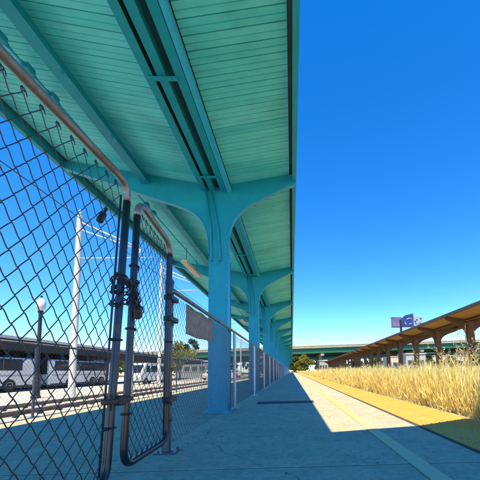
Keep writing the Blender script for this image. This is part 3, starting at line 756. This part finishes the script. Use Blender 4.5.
# ------------------------------------------------------------------ trees and shrubs
def tree(x, y, h, wd, leaf, label, n=1800, ls=.16, trunkh=.35, z=-.42, name='tree', seed=0):
    rg = np.random.default_rng(seed + int(abs(x * 7 + y * 3)))
    g = empty(name, (x, y, z), label=label, cat='tree' if name == 'tree' else 'shrub')
    b = MB(); th = h * trunkh
    b.tube([(0, 0, 0), (.03 * h, .02, th * .5), (0, .03 * h, th), (.02 * h, 0, h * .8)], [h * .03, h * .024, h * .019, h * .004], 8)
    cl = []
    for i in range(22):
        a_ = rg.uniform(0, 6.28); t_ = rg.uniform(0, 1); rad = wd * .5 * math.sin(math.pi * (.15 + .8 * t_)) * rg.uniform(.35, 1.0)
        c = np.array([rad * math.cos(a_), rad * math.sin(a_), th * .7 + (h - th * .7) * (.1 + .88 * t_)]); cl.append((c, wd * rg.uniform(.10, .2)))
        if i < 10: b.tube([(0, 0, th * .8 + .25 * (c[2] - th * .8)), tuple(c * .5 + np.array([0, 0, .25 * c[2]])), tuple(c)], [h * .012, h * .008, h * .003], 5)
    b.build('trunk', bark, g, True)
    ci = rg.integers(0, len(cl), n); cen = np.array([c for c, _ in cl])[ci]; rd = np.array([r_ for _, r_ in cl])[ci]
    d = rg.normal(size=(n, 3)); d /= np.linalg.norm(d, axis=1)[:, None]; P = cen + d * (rd * rg.uniform(.3, 1.25, n) ** .7)[:, None] * np.array([1, 1, .75])
    u = rg.normal(size=(n, 3)); u /= np.linalg.norm(u, axis=1)[:, None]; w_ = np.cross(u, rg.normal(size=(n, 3))); w_ /= np.linalg.norm(w_, axis=1)[:, None]
    s_ = ls * rg.uniform(.6, 1.3, n)[:, None]
    V = np.stack([P - u * s_, P + w_ * s_ * .5, P + u * s_, P - w_ * s_ * .5], 1).reshape(-1, 3)
    m = MB(); m.addq(V, np.arange(4 * n).reshape(-1, 4)); m.build('crown', leaf, g)
    return g
tree(4.6, 118, 6.6, 7.5, leafy, 'yellow green bushy tree at the end of the platform', 4200, .28, .2)
tree(1.6, 121, 6.0, 6.5, leafg, 'olive tree tucked against the far end of the teal canopy', 3600, .28, .2)
tree(18.0, 119, 5.2, 7, leafg, 'olive bush right of the white building under the overpass', 1300, .3)
tree(24, 118, 5.0, 6, leafd, 'dark green tree behind the far end of the brown canopy', 1300, .3)
tree(-16.5, 46, 5.3, 4.6, leafy, 'lime yellow tree seen through the fence by the dark post', 2600, .17)
tree(-19.5, 50, 4.2, 4, leafy, 'small pale tree beside the lime tree behind the gate', 1500, .17)
tree(-56, 176, 19, 12, leafd, 'tall dark tree rising above the overpass left of the first column', 2200, .6)
tree(-66, 180, 16, 11, leafg, 'rounder tree beside the tall dark one beyond the overpass', 2000, .6)
for i, (x, y, h, l) in enumerate([(-38, 76, 4.6, 'olive shrub tree behind the white van'), (-33.5, 78, 4.0, 'smaller olive shrub right of the van'), (-44, 80, 5.0, 'olive shrub tree behind the last coach')]):
    tree(x, y, h, 5.5, leafg, l, 1300, .25)
for i, (x, y, h, l) in enumerate([(32, 84, 4.2, 'dark bush beneath the billboard'), (41, 92, 4.8, 'green bush left of the long cream building'), (27, 100, 4.4, 'bush just beyond the pale hut'), (50, 96, 4.4, 'dark bush in front of the long cream building'), (38, 62, 3.2, 'low bush right of the silver car')]):
    tree(x, y, h, 5, leafd if i % 2 else leafg, l, 1100, .24)

n = 14000; cx = rng.uniform(-260, 330, 170); cy = rng.uniform(255, 290, 170); cr = rng.uniform(3, 6.5, 170); chh = rng.uniform(2.5, 9, 170); ci = rng.integers(0, 170, n)
d = rng.normal(size=(n, 3)); d /= np.linalg.norm(d, axis=1)[:, None]; P = np.stack([cx[ci], cy[ci], chh[ci]], -1) + d * (cr[ci] * rng.uniform(.4, 1.1, n))[:, None] * np.array([1, 1, .8]); P[:, 2] = np.maximum(P[:, 2], -.2)
u = rng.normal(size=(n, 3)); u /= np.linalg.norm(u, axis=1)[:, None]; w_ = np.cross(u, rng.normal(size=(n, 3))); w_ /= np.linalg.norm(w_, axis=1)[:, None]; s_ = rng.uniform(.6, 1.3, (n, 1))
m_ = MB(); m_.addq(np.stack([P - u * s_, P + w_ * s_ * .7, P + u * s_, P - w_ * s_ * .7], 1).reshape(-1, 3), np.arange(4 * n).reshape(-1, 4)); tag(m_.build('far_trees', leafd), 'far dark tree line seen beneath the overpass', 'trees', kind='stuff')

# ------------------------------------------------------------------ dry grass
def blades(n, xr, yr, hr, wd, mb, edge=False, pw=1.0):
    x = xr[0] + (xr[1] - xr[0]) * rng.uniform(0, 1, n) ** pw; y = rng.uniform(*yr, n)
    cl = np.sin(x * 3.1 + 1.3 * np.sin(y * .9)) * .5 + np.sin(y * 2.3 + x) * .5
    h = rng.uniform(*hr, n) * (1 + .09 * cl) ; a_ = rng.uniform(0, 6.28, n); lean = rng.uniform(.05, 1, n) ** 2.2 * np.where(x < 2.7, .22, .42) * h; la_bias = 0; la = rng.uniform(0, 6.28, n)
    dx, dy = np.cos(a_) * wd / 2, np.sin(a_) * wd / 2; lx, ly = np.cos(la) * lean, np.sin(la) * lean
    z0 = -.42
    def lv(t, c, ww): 
        cx2 = x + lx * t ** 2; cy2 = y + ly * t ** 2; z = z0 + h * t * (1 - .12 * t * (lean / h))
        return np.stack([np.stack([cx2 - dx * ww, cy2 - dy * ww, z], -1), np.stack([cx2 + dx * ww, cy2 + dy * ww, z], -1)], 1)
    V = np.concatenate([lv(0, 0, 1), lv(.5, 0, .8), lv(.82, 0, .5)], 1)           # n,6,3
    s1 = lv(.86, 0, .6); s2 = lv(.94, 0, 2.7); s3 = lv(1.05, 0, .3)                # seed head
    oz = (rng.uniform(-.42, -.02, n) * h)[:, None, None] * np.array([0, 0, 1.0]); ox = rng.normal(0, .03, (n, 1, 3)) * np.array([1, 1, 0])
    tw = rng.normal(0, .02, (n, 1, 3))
    oz2 = (rng.uniform(-.8, -.1, n) * h)[:, None, None] * np.array([0, 0, 1.0]); ox2 = rng.normal(0, .04, (n, 1, 3)) * np.array([1, 1, 0])
    V = np.concatenate([V, s1, s2, s3, s1 + oz + ox, s2 + oz + ox + tw, s3 + oz + ox + tw * 2.2, s1 + oz2 + ox2, s2 + oz2 + ox2 - tw, s3 + oz2 + ox2 - tw * 2.5], 1)
    q = np.array([[0, 1, 3, 2], [2, 3, 5, 4], [6, 7, 9, 8], [8, 9, 11, 10], [12, 13, 15, 14], [14, 15, 17, 16], [18, 19, 21, 20], [20, 21, 23, 22]])
    mb.addq(V.reshape(-1, 3), ((np.arange(n) * 24)[:, None, None] + q[None]).reshape(-1, 4))
mb = MB()
blades(46000, (2.24, 3.5), (2.2, 13), (.52, .98), .0042, mb, pw=1.3)
blades(40000, (3.4, 8.2), (2.2, 15), (.70, 1.0), .0055, mb)
blades(22000, (2.24, 3.4), (13, 34), (.60, .98), .008, mb, pw=1.3)
blades(34000, (3.4, 8.4), (15, 40), (.72, 1.0), .009, mb)
blades(16000, (2.3, 10), (34, 112), (.74, 1.0), .03, mb)
blades(7000, (2.2, 2.6), (2.0, 40), (.35, .7), .008, mb)
blades(5000, (8, 34), (40, 105), (.3, .8), .04, mb)
blades(3500, (2.4, 8), (3, 40), (1.0, 1.22), .006, mb)
tag(mb.build('dry_grass', straw), 'dense field of dry golden grass filling the old track bed', 'grass', kind='stuff')
mb = MB(); blades(1500, (-16, -9.4), (4, 60), (.04, .12), .012, mb); blades(1600, (-9.6, -9.0), (4, 60), (.08, .2), .010, mb)
tag(mb.build('dry_weeds', strawd), 'short dry weeds along the far side of the light rail track', 'weeds', kind='stuff')

def weed(x, y, h, label, lean):
    g = empty('tall_weed', (x, y, -.42), label=label, cat='weed', group='tall dry weeds above the grass')
    rg = random.Random(int(x * 100 + y * 10))
    for s_ in range(rg.choice((3, 4, 4, 5))):
        b = MB(); pl = MB(); la = rg.uniform(0, 6.28); hh = h * rg.uniform(.65, 1); ln = lean * rg.uniform(.5, 1.3)
        P = []
        for t in np.linspace(0, 1, 9):
            bend = ln * hh * (t ** 2.4); P.append((bend * math.cos(la) + .05 * math.sin(3 * t + s_), bend * math.sin(la), hh * t - (.35 * ln * hh) * max(0, t - .75) * 3 * t))
        b.tube(P, [.007 * (1 - .6 * t) for t in np.linspace(0, 1, 9)], 5)
        for k_ in range(5, 9):
            for m_ in range(9):
                a_ = rg.uniform(0, 6.28); l_ = rg.uniform(.03, .07); p = np.array(P[k_]) + np.array([rg.gauss(0, .016), rg.gauss(0, .016), rg.gauss(0, .05)])
                d = np.array([math.cos(a_) * .6, math.sin(a_) * .6, .8]); e = np.array([-math.sin(a_), math.cos(a_), 0]) * .016
                pl.add([p, p + d * l_ * .5 + e, p + d * l_, p + d * l_ * .5 - e], [(0, 1, 2, 3)])
        for k_ in (2, 3, 4, 5):
            a_ = rg.uniform(0, 6.28); p = np.array(P[k_]); d = np.array([math.cos(a_), math.sin(a_), .5]); e = np.array([-math.sin(a_), math.cos(a_), 0]) * .012; l_ = rg.uniform(.1, .22)
            pl.add([p, p + d * l_ * .5 + e + (0, 0, .03), p + d * l_, p + d * l_ * .5 - e + (0, 0, .03)], [(0, 1, 2, 3)])
        st_ = b.build('stem', strawd, g, True); pl.build('seed_head', strawd, st_)
wl = [(4.9, 9.0, 2.0), (5.3, 9.2, 2.45), (4.35, 9.6, 1.7), (5.0, 10.2, 1.95), (5.6, 9.6, 2.2), (3.7, 9.7, 1.45), (4.3, 11.6, 1.5), (4.2, 11.0, 1.35), (5.9, 10.5, 1.6), (4.6, 8.1, 1.45), (5.2, 12.4, 1.4), (4.1, 14, 1.5), (4.6, 15, 1.4), (5.05, 8.7, 2.0), (4.65, 10.4, 2.0), (5.9, 11.2, 2.1)]
for i, (x, y, h) in enumerate(wl): weed(x, y, h, 'pale dry weed stalk with curved seed heads standing above the golden grass', .35)

# litter by the fence
b = MB()
for i in range(190):
    x, y = (rng.uniform(-.9, .9), rng.uniform(1.7, 7)) if i < 40 else (-.97 + abs(rng.normal(0, .07)), rng.uniform(2.3, 14)); s_ = rng.uniform(.003, .011); a_ = rng.uniform(0, 6.28)
    b.add([(x + s_ * math.cos(a_ + t), y + s_ * 1.4 * math.sin(a_ + t), .003 + rng.uniform(0, .006)) for t in (0, 1.4, 3, 4.5)], [(0, 1, 2, 3)])
tag(b.build('leaf_litter', flat('dry leaf brown', (.10, .07, .04), .9)), 'small dry leaf bits scattered on the shaded concrete', 'litter', kind='stuff')

# ------------------------------------------------------------------ light, sky, camera
SD = Vector((.066, .50, -1)).normalized()
sun = bpy.data.lights.new('sun', 'SUN'); sun.energy = 3.1; sun.angle = R(.5); sun.color = (1, .83, .51)
so = bpy.data.objects.new('sun', sun); COL.objects.link(so); so.rotation_euler = SD.to_track_quat('-Z', 'Y').to_euler()
wd_ = bpy.data.worlds.new('World'); SC.world = wd_; wd_.use_nodes = True; nt = wd_.node_tree; nt.nodes.clear()
sky = nt.nodes.new('ShaderNodeTexSky'); sky.sky_type = 'NISHITA'; sky.sun_disc = False
sky.sun_elevation = math.asin(-SD.z); sky.sun_rotation = math.atan2(-SD.x, -SD.y); sky.altitude = 1800; sky.air_density = 1.0; sky.dust_density = .0; sky.ozone_density = 4.0
hs = nt.nodes.new('ShaderNodeHueSaturation'); hs.inputs['Saturation'].default_value = 1.34; hs.inputs['Hue'].default_value = .505
bg = nt.nodes.new('ShaderNodeBackground'); bg.inputs['Strength'].default_value = .108
out = nt.nodes.new('ShaderNodeOutputWorld')
nt.links.new(sky.outputs[0], hs.inputs['Color']); nt.links.new(hs.outputs[0], bg.inputs[0]); nt.links.new(bg.outputs[0], out.inputs[0])

f, pcx, pcy, S = 310., 300., 342., 480.
dY = np.array([292 - pcx, -(371 - pcy), f]); dY /= np.linalg.norm(dY)
d2 = np.array([392 - pcx, -(369 - pcy), f]); Zc = np.cross(d2, dY); Zc /= np.linalg.norm(Zc)
if Zc[1] < 0: Zc = -Zc
Xc = np.cross(dY, Zc); Xc = Xc if Xc[0] > 0 else -Xc
W = np.array([Xc, dY, Zc])                     # rows: world axes seen from the camera
cam = bpy.data.cameras.new('camera'); co = bpy.data.objects.new('camera', cam); COL.objects.link(co); SC.camera = co
m = Matrix(((W[0][0], W[0][1], -W[0][2], 0), (W[1][0], W[1][1], -W[1][2], 0), (W[2][0], W[2][1], -W[2][2], .62), (0, 0, 0, 1)))
co.matrix_world = m
cam.sensor_width = 36; cam.lens = 36 * f / S; cam.shift_x = (240 - pcx) / S; cam.shift_y = (pcy - 240) / S; cam.clip_start = .02; cam.clip_end = 2000
SC.render.resolution_x = SC.render.resolution_y = 1024
vs = SC.view_settings; vs.view_transform = 'Standard'; vs.look = 'None'; vs.exposure = 1.7; vs.gamma = 1; vs.use_curve_mapping = False
SC.render.engine = 'CYCLES'; SC.cycles.max_bounces = 12; SC.cycles.diffuse_bounces = 8; SC.cycles.use_denoising = True; SC.cycles.sample_clamp_indirect = 8
